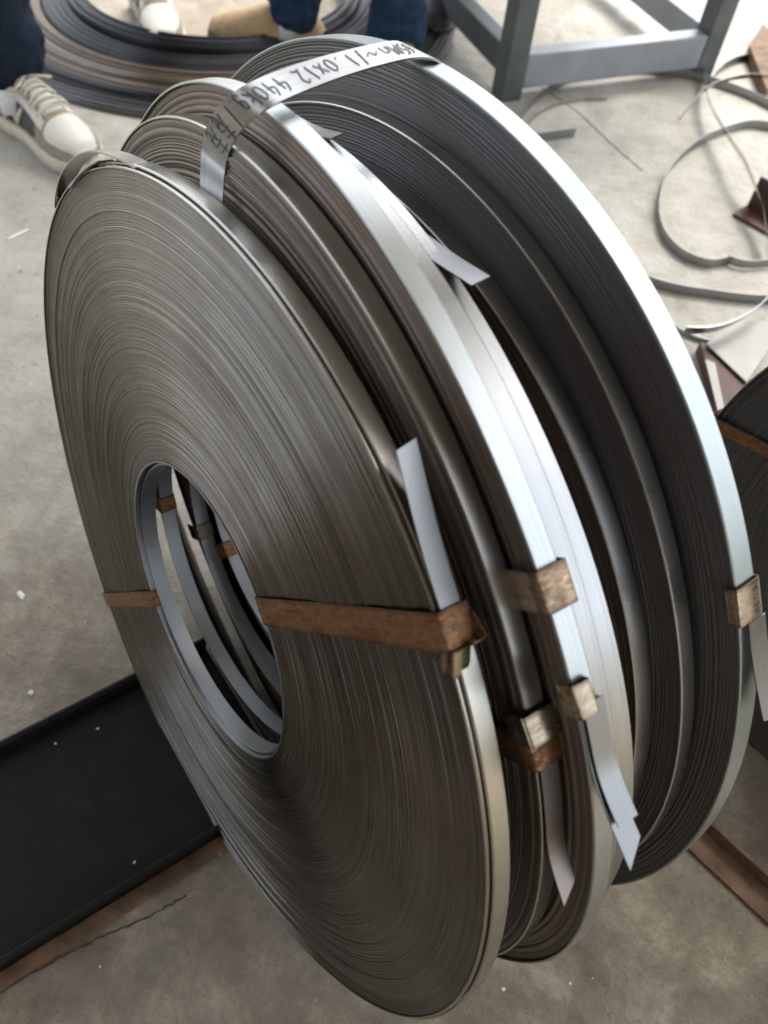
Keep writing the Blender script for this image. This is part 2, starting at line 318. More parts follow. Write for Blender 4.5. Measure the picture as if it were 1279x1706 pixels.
# ------------------------------------------------------------------ coils
NTH = 216
TH = np.arange(NTH) * 2 * PI / NTH
def four(k, th): return 1 + k[0] * np.cos(2 * th) + k[1] * np.sin(2 * th) + k[2] * np.cos(3 * th) + k[3] * np.sin(3 * th) + k[4] * np.cos(4 * th) + k[5] * np.sin(4 * th)
HOLE_K = [-0.0097, -0.0072, 0.0016, -0.0063, 0.0015, -0.0005]
class Coil: pass
def make_coil(c, n, R, k, w, label, edge_mat, rim_mat, N=90, tele=None, jit=.0006, rin=.195, wraps=((0.0, 0.0, 1.0),), groove=.0012, outer_gap=(), two_inner=False, fine_in=False, seed=0, bore=None, name='steel_strip_coil', group='steel strip coils standing in a row'):
    """c, n, R in solver units. Local frame: x, y in the disc plane, z away from the viewer, origin at the foot of the coil."""
    rg = np.random.default_rng(seed + 11)
    q = Coil(); c = np.array(c); n = np.array(n) / np.linalg.norm(n)
    m_ = U3 - (U3 @ n) * n; m_ /= np.linalg.norm(m_); s_ = np.cross(m_, n)
    q.c, q.n, q.s, q.m, q.R, q.k, q.w, q.rin = c, n, s_, m_, R, k, w, rin
    base = wp(c - R * m_)
    q.o = empty(name, mat=fr(base, wd(s_), wd(m_), wd(n)), label=label, cat='steel coil', group=group)
    if bore is None: cb, nb, rb = c, n, rin
    else: cb, nb, rb = bore
    mb = U3 - (U3 @ nb) * nb; mb /= np.linalg.norm(mb); sb_ = np.cross(mb, nb)
    def ringp(th, dr=0.0):     # bore edge in coil coordinates, centre origin, solver units
        r = (rb * four(HOLE_K, th) + dr)[:, None]; p_ = cb + r * (np.cos(th)[:, None] * sb_ + np.sin(th)[:, None] * mb) - c
        return np.stack([p_ @ s_, p_ @ m_, p_ @ n], -1)
    q.ringp = ringp
    def P(th, rho, z):   # rho 0 = bore, 1 = outside
        th = np.asarray(th, float); b3 = ringp(th); ro = R * four(k, th); rho = np.broadcast_to(rho, th.shape); z = np.broadcast_to(z, th.shape)
        o3 = np.stack([ro * np.cos(th), ro * np.sin(th), 0 * ro], -1); v = b3 * (1 - rho)[:, None] + o3 * rho[:, None]
        v[:, 1] += R; v[:, 2] += z
        return v * S
    q.P = P
    tele = tele or (lambda rho: 0 * rho)
    rows = []; uvs = []
    gaps = rg.uniform(.7, 1.3, N)
    for i, g in outer_gap: gaps[-1 - i] *= g
    edges = np.concatenate([[0], np.cumsum(gaps)]); edges /= edges[-1]
    # slow wander of each wrap, so that the lines waver around the disc
    zc = rg.normal(0, 1, N); zc = zc * jit
    drift = np.cumsum(rg.normal(0, 1, N)); drift -= np.linspace(drift[0], drift[-1], N); drift *= jit * .35
    for i in range(N):
        a, b = edges[i], edges[i + 1]; z0 = tele((a + b) / 2) + zc[i] + drift[i]
        ph, am = rg.uniform(0, 2 * PI), rg.uniform(0, jit * .8); z = z0 + am * np.sin(TH + ph) + am * .5 * np.sin(3 * TH + ph * 2)
        d = b - a; gr = groove * (1.0 if (not fine_in or i >= N - 10) else .12)
        for rr, zz in ((a + d * .02, z + gr), (a + d * .16, z + .0001), (a + d * .80, z), (a + d * .95, z + gr)):
            wob = rr + d * .12 * np.sin(2 * TH + ph) * (0 < i < N - 1)
            rows.append(P(TH, wob, zz)); uvs.append(np.stack([TH / (2 * PI), np.full(NTH, rr)], -1))
    # back face and bore close the body
    zb = w - .0006
    rows.append(P(TH, np.full(NTH, .997), zb + tele(1.0) * 0)); uvs.append(np.stack([TH / (2 * PI), np.full(NTH, 1.0)], -1))
    rows.append(P(TH, np.full(NTH, .003), zb)); uvs.append(np.stack([TH / (2 * PI), np.full(NTH, .0)], -1))
    rows.append(rows[0]); uvs.append(uvs[0])
    grid_obj('windings', np.array(rows), edge_mat, q.o, uv=np.array(uvs))
    # outer wraps and a bore liner wrap: rectangular section rings
    def ring(nm, rr, z0, z1, th_, mat, bulge=0.0):
        f_ = []; uu = []
        rho = lambda d_: (R * four(k, TH) + d_)
        for d_, z in ((rr, z0), (rr + th_ - .0009, z0), (rr + th_, z0 + .0011), (rr + th_, z1 - .0011), (rr + th_ - .0009, z1), (rr, z1), (rr, z0)):
            r = rho(d_); f_.append(np.stack([r * np.cos(TH), r * np.sin(TH) + R, np.full(NTH, z)], -1) * S)
            uu.append(np.stack([TH / (2 * PI) , np.full(NTH, (z - z0) / (z1 - z0))], -1))
        o = grid_obj(nm, np.array(f_), mat, q.o, uv=np.array(uu), flip=False)
        try: o.data.set_sharp_from_angle(angle=math.radians(20))
        except Exception: pass
        return o
    for (dz, dr, ww) in wraps:
        ring('outer_wrap', dr, dz, dz + w * ww, .0022, rim_mat)
    kk = k; 
    # bore wraps
    for d0, za in (((0.0, 0.0),) if not two_inner else ((0.0, 0.0), (-.0045, .0065))):
        f_ = []; uu = []
        for dd, z in ((-.0005, -.0012), (-.003, -.0012), (-.003, w + .0008), (-.0005, w + .0008), (-.0005, -.0012)):
            v = ringp(TH, dd + d0); v[:, 1] += R; v[:, 2] += z + za; f_.append(v * S)
            uu.append(np.stack([TH / (2 * PI), np.full(NTH, (z + .0012) / (w + .002))], -1))
        o = grid_obj('inner_wrap', np.array(f_), M['inner'], q.o, uv=np.array(uu))
        try: o.data.set_sharp_from_angle(angle=math.radians(35))
        except Exception: pass
    return q
def on(q, x, y, z=0.0):
    """photo pixel -> point (solver units, coil local, centre at origin) on the plane z of coil q"""
    d = np.array([(x - CX) / F, (y - CY) / F, 1.0]); o_ = q.c + q.n * z; t = (o_ @ q.n) / (d @ q.n); v = d * t - q.c
    return np.array([v @ q.s, v @ q.m])
def pol(q, x, y, z=0.0):
    a = on(q, x, y, z); return math.atan2(a[1], a[0]), math.hypot(*a)

def tele_A(r): return .0012 * np.sin(r * 9) - .0004 * np.sin(r * 31) + .0008 * (r > .93)
def tele_B(r): return .002 * np.sin(r * 7 + 1) + .0016 * np.sin(r * 23) * (r > .5)
def tele_C(r): return .0022 * np.sin(r * 8) + .0012 * np.sin(r * 26 + 2)
def tele_H(r):
    return .006 * (1 / (1 + np.exp((r - .80) * 60))) - .004 * (1 / (1 + np.exp((r - .62) * 70))) + .001 * np.sin(r * 19)
EA = mat_edge('coil_edge_taupe', (.056, .053, .049), (.34, .32, .292), .28, 0.0, 1.0)
EB = mat_edge('coil_edge_dark', (.035, .03, .026), (.23, .195, .16), .38, 3.1)
EC = mat_edge('coil_edge_brown', (.08, .064, .054), (.22, .182, .155), .42, 5.2)
EH = mat_edge('coil_edge_slate', (.075, .076, .08), (.145, .142, .142), .45, 8.3)
row = [
 ('A', [-0.2222, 0.1218, 0.9829], [0.7975, -0.3139, 0.5153], 0.5, [-0.0037, 0.0018, -0.0014, 0.007, -0.0002, 0.0032], 0.0188, 'frontmost coil of strip standing on edge, whole taupe side and open bore facing the camera', EA, 'rim_gold', 175, tele_A, .00020, ((-.0004, .0000, .55), (.0035, .0035, .95))),
 ('B', [-0.1462, 0.0615, 1.0024], [0.8383, -0.3544, 0.4143], 0.501, [-0.0014, 0.0005, 0.0, 0.0021, 0.0017, 0.001], 0.0178, 'second coil from the front, dark finely lined side with a narrow golden rim', EB, 'rim_gold', 84, tele_B, .0009, ((0, 0, 1.0),)),
 ('C', [-0.1168, 0.0506, 1.0021], [0.8445, -0.3606, 0.3959], 0.5219, [0.0021, 0.0080, 0.016, 0.0048, 0.0108, -0.0105], 0.0185, 'third coil from the front, broad white rim with a clip and long pale tail', EC, 'rim_blue', 84, tele_C, .0006, ((0, 0, 1.0),)),
 ('D', [-0.1002, 0.0512, 1.0153], [0.8445, -0.3606, 0.3959], 0.5155, [0.0014, -0.0012, 0.002, 0.0005, 0.0019, 0.0071], 0.0185, 'bright rimmed coil packed directly behind the clipped white-rimmed third coil', EC, 'rim', 60, tele_C, .0006, ((0, 0, 1.0),)),
 ('E', [-0.0816, 0.0475, 1.0394], [0.8391, -0.362, 0.4061], 0.5054, [-0.001, -0.0027, -0.0, 0.0001, 0.0027, -0.0026], 0.0200, 'fifth coil, smooth pale rim turning warm at the top, left of the dark grooved gap', EC, 'rim', 60, tele_C, .0006, ((0, 0, 1.0),)),
 ('F', [-0.0537, 0.0325, 1.0759], [0.8122, -0.3709, 0.4503], 0.4844, [0.0001, 0.0005, -0.0001, -0.0, -0.0008, 0.0004], 0.0200, 'smaller coil just right of the dark grooved gap, dull grey rim shading to black', EB, 'rim_grey', 80, tele_C, .0002, ((0, 0, 1.0),)),
 ('G', [-0.0333, 0.009, 1.0698], [0.8095, -0.3726, 0.4538], 0.5016, [0.0047, -0.0025, 0.0009, 0.002, 0.0057, 0.0031], 0.0175, 'second coil from the back, narrow dim grey rim nested against the largest coil', EH, 'rim_grey', 90, tele_C, .0001, ((0, 0, 1.0),)),
 ('H', [-0.0167, -0.0092, 1.076], [0.806, -0.3781, 0.4554], 0.5406, [0.0014, -0.0033, -0.0065, -0.0034, -0.0042, 0.0048], 0.0240, 'largest coil at the back of the row, slate side and brilliant white outer rim', EH, 'rim_far', 130, tele_H, .0001, ((0, 0, 1.0),)),
]
Q = {}
nA_ = np.array([0.7975, -0.3139, 0.5153]); nA_ /= np.linalg.norm(nA_); mA_ = U3 - (U3 @ nA_) * nA_; mA_ /= np.linalg.norm(mA_); sA_ = np.cross(mA_, nA_); cA_ = np.array([-0.2222, 0.1218, 0.9829])
BORE = {k_: (cA_ + nA_ * z_ + sA_ * x_ + mA_ * y_, nA_, r_b) for k_, z_, x_, y_, r_b in (('B', .055, .023, .002, .219), ('C', .10, .028, .02, .215), ('D', .121, .036, .035, .190), ('E', .150, .03, .02, .20))}
for i, (nm, c, n, R, k, w, lab, em, rm, N, tl, jt, wr) in enumerate(row):
    og = {'C': [(0, 1.6), (1, 1.6), (2, 1.6), (3, 1.7), (4, 1.6), (5, 1.5)], 'H': [(j, 1.5) for j in range(8)], 'B': [(0, 2), (1, 2)]}.get(nm, ())
    Q[nm] = make_coil(c, n, R, k, w, lab, em, M[rm], N, tl, jt, wraps=wr, outer_gap=og, seed=i, rin={'E': .22, 'F': .22, 'G': .21, 'H': .21}.get(nm, .195), two_inner=(nm == 'A'), fine_in=(nm in 'FGH'), bore=BORE.get(nm), groove={'A': .0005, 'C': .0007, 'H': .0009, 'G': .0007, 'F': .0007}.get(nm, .001))
# ------------------------------------------------------------------ straps, clips, tails on the coils
def loc(q, a, z): return np.array([a[0], a[1] + q.R, z]) * S       # in-plane pair (centre origin) + z -> local metres
def rad_at(q, th): return q.R * float(four(q.k, np.array([th]))[0])
def bore_pt(q, a, d=.0045):
    t = math.atan2(a[1], a[0]); return q.ringp(np.array([t]), -d)[0][:2]
def bore_band(q, x, y, hw, mat, name='strap'):
    """short band folded over the bore edge where the photo shows it"""
    th = np.linspace(0, 2 * PI, 721); r = q.ringp(th); p = q.c + r[:, :1] * q.s + r[:, 1:2] * q.m + (r[:, 2:] + q.w * .5) * q.n
    d = np.hypot(p[:, 0] / p[:, 2] * F + CX - x, p[:, 1] / p[:, 2] * F + CY - y); t = th[int(np.argmin(d))]
    b = q.ringp(np.array([t]), -.0045)[0]; o_ = q.ringp(np.array([t]), .02)[0] - q.ringp(np.array([t]), 0)[0]; o_ /= np.linalg.norm(o_); tg = np.array([-math.sin(t), math.cos(t), 0])
    P = [b + o_ * .030 + [0, 0, -.004], b + o_ * .012 + [0, 0, -.004], b + o_ * .002 + [0, 0, -.004], b + [0, 0, -.0022], b + [0, 0, q.w * .5], b + [0, 0, q.w + .002], b + o_ * .003 + [0, 0, q.w + .0035], b + o_ * .02 + [0, 0, q.w + .0035]]
    P = np.array([(v + [0, q.R, 0]) * S for v in P]); return ribbon(name, P, np.tile(tg * hw * S, (len(P), 1)), .0011 * S, M[mat], q.o)
def wrap_path(q, a0, a1, corner='both', lift=.0030, z0=None, z1=None):
    """around the section of the coil: bore side a0 -> rim side a1 (in-plane points)"""
    a0, a1 = np.array(a0), np.array(a1); d = a1 - a0; d /= np.linalg.norm(d)
    zf = -.0030 if z0 is None else z0; zb = q.w + .004 if z1 is None else z1
    e = .0022
    P = []
    d2 = np.array([-d[1], d[0]]); wb = rng.normal(0, .00035)
    def p(a, z): P.append(loc(q, a + d2 * wb * math.sin(z * 300), z))
    if corner in ('both', 'bore'):
        p(a0, zb); p(a0, zb * .5); p(a0, zf + e); p(a0 + d * e * .3, zf + e * .3); p(a0 + d * e, zf)
    else: p(a0, zf)
    for t in np.linspace(.08, .92, 8): p(a0 + (a1 - a0) * t, zf - .0006 * math.sin(t * 9))
    if corner in ('both', 'rim'):
        p(a1 - d * e, zf); p(a1 - d * e * .3, zf + e * .3); p(a1, zf + e); p(a1, zb * .5); p(a1, zb - e); p(a1 - d * e * .3, zb); p(a1 - d * .02, zb)
    else: p(a1, zf)
    return np.array(P), d
def strap(q, name, px0, px1, halfw, mat, corner='both', rin_snap=True, rout_snap=True, label=None, parent=None, radial=0.0, lift=.0066, z0=None, z1=None):
    a0, a1 = on(q, *px0), on(q, *px1)
    if rout_snap: t1 = math.atan2(a1[1], a1[0]); a1 = np.array([math.cos(t1), math.sin(t1)]) * (rad_at(q, t1) + lift)
    if radial: a0 = a1 * (1 - radial / np.hypot(*a1))
    if rin_snap: a0 = bore_pt(q, a0)
    P, d = wrap_path(q, a0, a1, corner, z0=z0, z1=z1)
    wv = np.array([-d[1], d[0], 0]) * halfw * S
    return ribbon(name, P, np.tile(wv, (len(P), 1)), .0011 * S, mat, parent or q.o, label=label)
def tail(q, pxs, name='strip_tail', z=None, wf=.95, mat=None, n=26, cut=0.0, cut0=0.0, label=None, twist=0.0, clamp=.0065):
    z = q.w * .5 if z is None else z
    A_ = np.array([on(q, x, y, z) for x, y in pxs]); A_ = smooth_path(A_, n)
    if clamp:
        for i, a in enumerate(A_):
            t = math.atan2(a[1], a[0]); r = math.hypot(*a); A_[i] = a * max(1.0, (rad_at(q, t) + clamp) / r)
        for _ in range(14): A_[1:-1] = A_[1:-1] * .4 + (A_[:-2] + A_[2:]) * .3
    P = np.array([loc(q, a, z) for a in A_]); W = np.tile(np.array([0, 0, 1.0]) * q.w * wf * .5 * S, (n, 1))
    if twist:
        T = np.gradient(P, axis=0); T /= np.linalg.norm(T, axis=1)[:, None]
        for i in range(n):
            ang = twist * (i / (n - 1)) ** 1.5; W[i] = W[i] * math.cos(ang) + np.cross(T[i], W[i]) * math.sin(ang)
    return ribbon(name, P, W, .0013 * S, mat or M['rim'], q.o, cut=cut * S, cut0=cut0 * S, label=label)
A_, B_, C_, D_, E_, F_, G_, H_ = (Q[k] for k in 'ABCDEFGH')
# frontmost coil
strap(A_, 'strap', (437, 1016), (748, 1054), .0150, M['rust'], lift=.0092, z1=.0235, label='wide rusty brown strap across the right side of the face')
strap(A_, 'strap', (272, 1001), (178, 998), .0125, M['rust'], label='thin orange rusty strap across the left side of the face')
strap(A_, 'clip', (735, 1090), (757, 1108), .0120, M['clip'], corner='rim', rin_snap=False, z0=-.002, z1=.0135, lift=.008)
strap(A_, 'clip', (752, 1085), (766, 1092), .0115, M['rust'], corner='rim', rin_snap=False, z0=.014, z1=.0235, lift=.0085)
tail(A_, [(757, 1052), (737, 980), (716, 900), (699, 835), (687, 785), (677, 745)], mat=M['tailm'], z=.0115, label='bright cut strip end springing up past the strap', cut=.004)
tail(A_, [(104, 345), (106, 318), (116, 288), (134, 264), (158, 252), (186, 254), (214, 264), (240, 279)], name='loose_wrap', z=.010, wf=1.0, mat=M['rim_grey'], clamp=0, label='loose outer wrap bulging off the top left of the coil')
tail(A_, [(128, 312), (141, 293), (157, 278), (174, 268)], name='strip_tail', z=.004, wf=.9, mat=M['rim_blue'], n=16, clamp=0)
# second coil
strap(B_, 'strap', (800, 1215), (884, 1250), .0135, M['rust'], lift=.005, corner='rim', rin_snap=False, label='dark red rusty strap round the rim below the clip')
strap(B_, 'clip', (855, 1204), (876, 1208), .0120, M['clip'], corner='rim', rin_snap=False, z0=-.005, lift=.0085)
bore_band(B_, 277, 838, .012, 'rust')
tail(B_, [(893, 1250), (903, 1310), (916, 1375), (930, 1430), (944, 1474)], mat=M['rosy'], cut=-.014, wf=.95, label='dull rosy cut strip end hanging below the clip')
# third coil
strap(C_, 'strap', (830, 975), (893, 985), .0155, M['bronze'], corner='rim', rin_snap=False, lift=.0048, label='brown strap with scratched gold patch over the rim')
strap(C_, 'clip', (942, 1163), (961, 1167), .0125, M['clip'], corner='rim', rin_snap=False, z1=.012, lift=.009)
tail(C_, [(972, 1190), (962, 1168), (968, 1150), (974, 1139)], name='clip_lip', z=.0165, wf=.28, mat=M['rim'], n=10, clamp=0)
bore_band(C_, 338, 885, .012, 'clip')
bore_band(D_, 370, 918, .012, 'rust')
tail(C_, clamp=.004, pxs=[(966, 1160), (985, 1225), (1005, 1290), (1026, 1348), (1050, 1404)], mat=M['tailm'], cut=-.016, wf=1.0, label='pale long strip end cut to a point below the clip')
tail(C_, clamp=.007, pxs=[(974, 1160), (993, 1225), (1013, 1290), (1034, 1342), (1046, 1368)], mat=M['tailm'], z=.0115, wf=1.0, cut=.0)
tail(E_, [(470, 190), (500, 208), (530, 220), (556, 226)], mat=M['rim_grey'], cut=-.012, z=.012, clamp=0)
tail(E_, [(600, 322), (645, 358), (690, 393), (740, 430), (798, 467)], mat=M['tailm'], z=.016, cut=-.004, wf=1.0, clamp=0, label='cut strip end lifting off the coil top')
strap(H_, 'clip', (1215, 1000), (1230, 1012), .0165, M['clip'], radial=.010, corner='rim', rin_snap=False, lift=.005, z1=.0255)
tail(H_, [(1258, 1030), (1264, 1075), (1272, 1130), (1284, 1190)], mat=M['tailm'], cut=.01, z=.016, wf=.9)

# ------------------------------------------------------------------ marked strip laid over the row
def tplane(q, x, y, z):
    d = np.array([(x - CX) / F, (y - CY) / F, 1.0]); return ((q.c + q.n * z) @ q.n) / (d @ q.n)
st = [((335, 330), (371, 365)), ((334, 290), (372, 325)), ((337, 245), (376, 280)), ((347, 205), (388, 240)), ((368, 173), (412, 207)), ((400, 148), (448, 180)), ((455, 122), (504, 154)), ((528, 98), (572, 128)), ((598, 80), (638, 108)), ((648, 70), (690, 97)), ((668, 72), (722, 99)), ((690, 84), (736, 106))]
dep = []
for i, (a, b) in enumerate(st):
    mx, my = (a[0] + b[0]) / 2, (a[1] + b[1]) / 2
    dep.append((mx, my))
tC = None
ts = []
thC, thH = pol(C_, 440, 185), pol(H_, 680, 96)
topC = C_.c + (C_.R + .012) * (math.cos(thC[0]) * C_.s + math.sin(thC[0]) * C_.m)
topH = H_.c + (H_.R + .010) * (math.cos(thH[0]) * H_.s + math.sin(thH[0]) * H_.m) + H_.n * .012
tB = tplane(B_, 352, 310, -.012)
keys = [(0, tB), (2, tB - .004), (3.2, (tB + topC[2]) / 2 - .012), (5, topC[2] - .012), (9, topH[2] - .010), (11, topH[2] + .004)]
for i in range(len(st)): ts.append(np.interp(i, [k[0] for k in keys], [k[1] for k in keys]))
Ue = smooth_path([px(*a, t + .004) for (a, b), t in zip(st, ts)], 60); Le = smooth_path([px(*b, t - .002) for (a, b), t in zip(st, ts)], 60)
tbase = Ue[-1]
TAG = empty('marked_steel_strip', loc=tuple(tbase), label='light steel strip with black handwriting laid over the tops of the coils', cat='steel strip')
Pc = (Ue + Le) / 2 - tbase; Wc = (Le - Ue) / 2
ribbon('strip', Pc, Wc, .0012, M['tag'], TAG)
def tagp(u, v):
    i = np.clip(u * 59, 0, 58.999); k_ = int(i); f = i - k_
    p = Pc[k_] * (1 - f) + Pc[k_ + 1] * f; w = Wc[k_] * (1 - f) + Wc[k_ + 1] * f; t = Pc[k_ + 1] - Pc[k_]; t /= np.linalg.norm(t)
    n = np.cross(t, w); n /= np.linalg.norm(n)
    cam_dir = np.array([0, 0, H * S]) - (p + tbase)
    if n @ cam_dir < 0: n = -n
    return p + w * (2 * v - 1) + n * .0009, t, n
INKV, INKF = [], []
def ink(pts, wd_=.00048):
    q = smooth_path(pts, max(6, 5 * len(pts))); P = [tagp(*a) for a in q]; c = np.array([p[0] for p in P]); T = np.gradient(c, axis=0); b0 = len(INKV)
    for i, (p, t, n) in enumerate(P):
        tt = T[i] / (np.linalg.norm(T[i]) + 1e-12); s_ = np.cross(n, tt); INKV.extend([p - s_ * wd_, p + s_ * wd_])
        if i: INKF.append((b0 + 2 * i - 2, b0 + 2 * i - 1, b0 + 2 * i + 1, b0 + 2 * i))
GL = {'6': [[(.8, .95), (.3, .75), (.05, .3), (.4, .0), (.8, .2), (.6, .5), (.15, .4)]], '5': [[(.9, 1), (.3, .95), (.2, .6), (.7, .55), (.85, .2), (.4, 0), (.1, .1)]],
 'M': [[(.0, .0), (.15, .95), (.45, .3), (.8, .95), (1., .0)]], 'n': [[(.1, .6), (.12, 0)], [(.12, .4), (.5, .62), (.8, .45), (.85, 0)]],
 '1': [[(.45, 1), (.5, .5), (.5, 0)]], '.': [[(.45, .02), (.6, .1)]], '0': [[(.5, .85), (.1, .6), (.15, .1), (.6, .0), (.9, .4), (.75, .8), (.45, .85)]],
 'x': [[(.1, .8), (.9, .1)], [(.85, .8), (.1, .05)]], '2': [[(.1, .8), (.5, 1), (.8, .75), (.4, .3), (.1, .02), (.5, .1), (.95, .0)]], '/': [[(.7, 1.1), (.45, .5), (.2, -.15)]],
 '4': [[(.5, 1), (.1, .45), (.9, .4)], [(.7, .8), (.62, -.05)]], 'k': [[(.2, 1), (.15, .0)], [(.8, .65), (.25, .35), (.85, .0)]], 'g': [[(.8, .65), (.4, .75), (.15, .4), (.5, .2), (.8, .6), (.75, -.1), (.4, -.3), (.1, -.1)]],
 '#': [[(.1, .95), (.9, .85)], [(.5, 1.15), (.35, .5), (.0, .0)], [(.15, .6), (.85, .55), (.6, .1)], [(.2, .3), (.9, .25)], [(.4, .5), (.5, -.1), (.8, .05)]], '~': [[(.0, .3), (.35, .55), (.6, .25), (1., .5)]]}
def write(txt, u0, u1, v0=.22, v1=.78):
    """reads from the far end: x runs towards smaller u, letter tops towards v=1"""
    n = len(txt); du = (u1 - u0) / n
    for i, ch in enumerate(txt):
        for stq in GL.get(ch, []):
            ink([(u0 + du * (i + .08 + .8 * x + .05 * y), v0 + (v1 - v0) * y) for x, y in stq])
write('65Mn', .865, .755); write('~', .75, .715); write('/1.0x12', .715, .565, .2, .8); write('440kg', .545, .405, .22, .82); write('/', .375, .335, .25, .9); write('##', .33, .215, .12, .9)
mesh_obj('handwriting', INKV, INKF, M['ink'], TAG, smooth=False)
# ------------------------------------------------------------------ things on the floor round the coils
M.update(
 black=mat_plain('black_mill_steel', (.007, .007, .006), .7, .0, .7, 22, .5, alt=(.014, .012, .010), spec=.18),
 rustbar=mat_plain('rusty_brown_steel', (.13, .075, .04), .75, .2, .45, 35, .4),
 redox=mat_plain('red_primer_steel', (.06, .024, .018), .6, .1, .4, 20, .3),
 paint=mat_plain('grey_paint', (.25, .27, .285), .45, .1, .12, 12, .1),
 paintdark=mat_plain('shaded_grey_paint', (.085, .095, .095), .5, .1, .2, 14, .1),  # darker copy of the grey paint, with shade put into its colour
 offcut=mat_plain('pale_sheet', (.19, .185, .165), .5, .4, .15, 9, .1),
 chip=mat_plain('pale_chip', (.7, .68, .6), .7, 0, .1, 60, .2),
 crack=mat_plain('crack_dirt', (.06, .048, .035), .9, 0, .4, 80, .3),
 denim_dark=mat_denim('denim_navy', (.010, .016, .027)), denim_blue=mat_denim('denim_blue', (.06, .12, .2)), denim_mid=mat_denim('denim_mid', (.014, .032, .065)),
 suede=mat_plain('beige_suede', (.25, .21, .155), .85, 0, .18, 60, .3), white_leather=mat_plain('white_leather', (.56, .54, .47), .45, 0, .06, 20, .08),
 sole=mat_plain('cream_rubber', (.46, .42, .33), .6, 0, .12, 25, .1), lace=mat_plain('cream_lace', (.52, .48, .39), .8, 0, .1, 300, .3),
 navy=mat_plain('black_panel', (.03, .03, .035), .6, 0, .2, 60, .1), sock=mat_plain('white_sock', (.72, .74, .76), .9, 0, .1, 200, .4),
 tan=mat_plain('tan_leather', (.42, .29, .15), .6, 0, .25, 25, .2), darkshoe=mat_plain('dark_shoe', (.025, .025, .03), .5, 0, .3, 40, .2), redshoe=mat_plain('dark_red_panel', (.2, .02, .025), .5, 0, .2, 40, .1),
)
def strip_line(name, pxs, wid, z, mat, th=.001, n=30, jitter=.0, **k):
    P = np.array([G(x, y, z) for x, y in pxs]); P = smooth_path(P, n); b = P[0].copy()
    if jitter: P[1:-1, :2] += rng.normal(0, jitter, (n - 2, 2))
    T = np.gradient(P, axis=0); T /= np.linalg.norm(T, axis=1)[:, None]; W = np.cross(T, [0, 0, 1.0]); W /= np.linalg.norm(W, axis=1)[:, None]
    W *= (wid / 2 * (1 + (rng.uniform(-.5, .5, (n, 1)) if jitter else 0)))
    o = ribbon(name, P - b, W, th, mat, None, **k); o.location = tuple(b); return o
strip_line('floor_joint', [(902, 145), (960, 185), (1010, 232), (1070, 285)], .0022, .0004, M['crack'], .0006, 40, .0012, kind='structure', label='thin crack across the pale floor')
strip_line('floor_joint', [(-60, 1690), (60, 1618), (150, 1570), (240, 1530), (310, 1492)], .0018, .0004, M['crack'], .0006, 50, .0006, kind='structure', label='dark crack along the brown floor')

# black steel channel, open side up, ending against the front coil
e0, e1 = G(0, 1250), G(228, 1128); b0, b1 = G(0, 1618), G(372, 1388)
dirc = (b1 - b0); dirc[2] = 0; dirc /= np.linalg.norm(dirc); prp = np.array([-dirc[1], dirc[0], 0])
wch = float((e0 - b0) @ prp); nA = wd(A_.n); cA = wp(A_.c)
def reach(p):   # how far along dirc until the front coil's plane
    return float(((cA - p) @ nA - .012) / (dirc @ nA)) + .10
p0 = b0 - dirc * .5
CH = empty('steel_channel', loc=tuple(p0), label='black steel channel lying on the floor beside the frontmost coil', cat='steel channel')
def prism(name, rows_, mat, parent, **k):
    """rows_: list of (offset across, z) polygon, from start 0 to per-vertex reach"""
    vs = []; n = len(rows_)
    for (o_, z) in rows_: vs.append(prp * o_ + np.array([0, 0, z]))
    for (o_, z) in rows_: vs.append(prp * o_ + dirc * reach(p0 + prp * o_ + np.array([0, 0, z])) + np.array([0, 0, z]))
    fs = [tuple(range(n))[::-1], tuple(range(n, 2 * n))] + [(i, (i + 1) % n, n + (i + 1) % n, n + i) for i in range(n)]
    return mesh_obj(name, vs, fs, mat, parent, smooth=False, **k)
prism('web', [(.006, .001), (wch - .006, .001), (wch - .006, .007), (.006, .007)], M['black'], CH)
prism('flange', [(0, 0), (.006, 0), (.006, .018), (.004, .020), (0, .019)], M['black'], CH)
prism('flange', [(wch - .008, 0), (wch, 0), (wch, .020), (wch - .004, .023), (wch - .008, .021)], M['black'], CH)
# rusty flat bar along its near side
FB = empty('rusty_flat_bar', loc=tuple(p0 - prp * .02), label='rusty brown flat bar along the near edge of the black channel', cat='steel bar')
def prism2(name, rows_, mat, parent):
    vs = []; n = len(rows_)
    for (o_, z) in rows_: vs.append(prp * (o_ + .02) + np.array([0, 0, z]))
    for (o_, z) in rows_: vs.append(prp * (o_ + .02) + dirc * (reach(p0 + prp * o_) - .02) + np.array([0, 0, z]))
    fs = [tuple(range(n))[::-1], tuple(range(n, 2 * n))] + [(i, (i + 1) % n, n + (i + 1) % n, n + i) for i in range(n)]
    return mesh_obj(name, vs, fs, mat, parent, smooth=False)
prism2('bar', [(-.017, .0), (-.001, .0), (-.001, .005), (-.003, .006), (-.015, .006)], M['rustbar'], FB)

# angle bar at bottom right
a, b = G(1150, 1362), G(1330, 1528); AB_ = empty('rusty_angle_bar', loc=tuple(a), label='rusty brown angle bar on the floor at the bottom right corner', cat='steel bar')
dd = (b - a) / np.linalg.norm(b - a); pp = np.array([-dd[1], dd[0], 0]); pp = pp if pp[0] < 0 else -pp
beam('upright_leg', (0, 0, .012), tuple(b - a + np.array([0, 0, .012])), .004, .024, M['rustbar'], AB_, .0008)
beam('flat_leg', tuple(pp * .017 + np.array([0, 0, .0025])), tuple(b - a + pp * .017 + np.array([0, 0, .0025])), .030, .004, M['rustbar'], AB_, .0008)

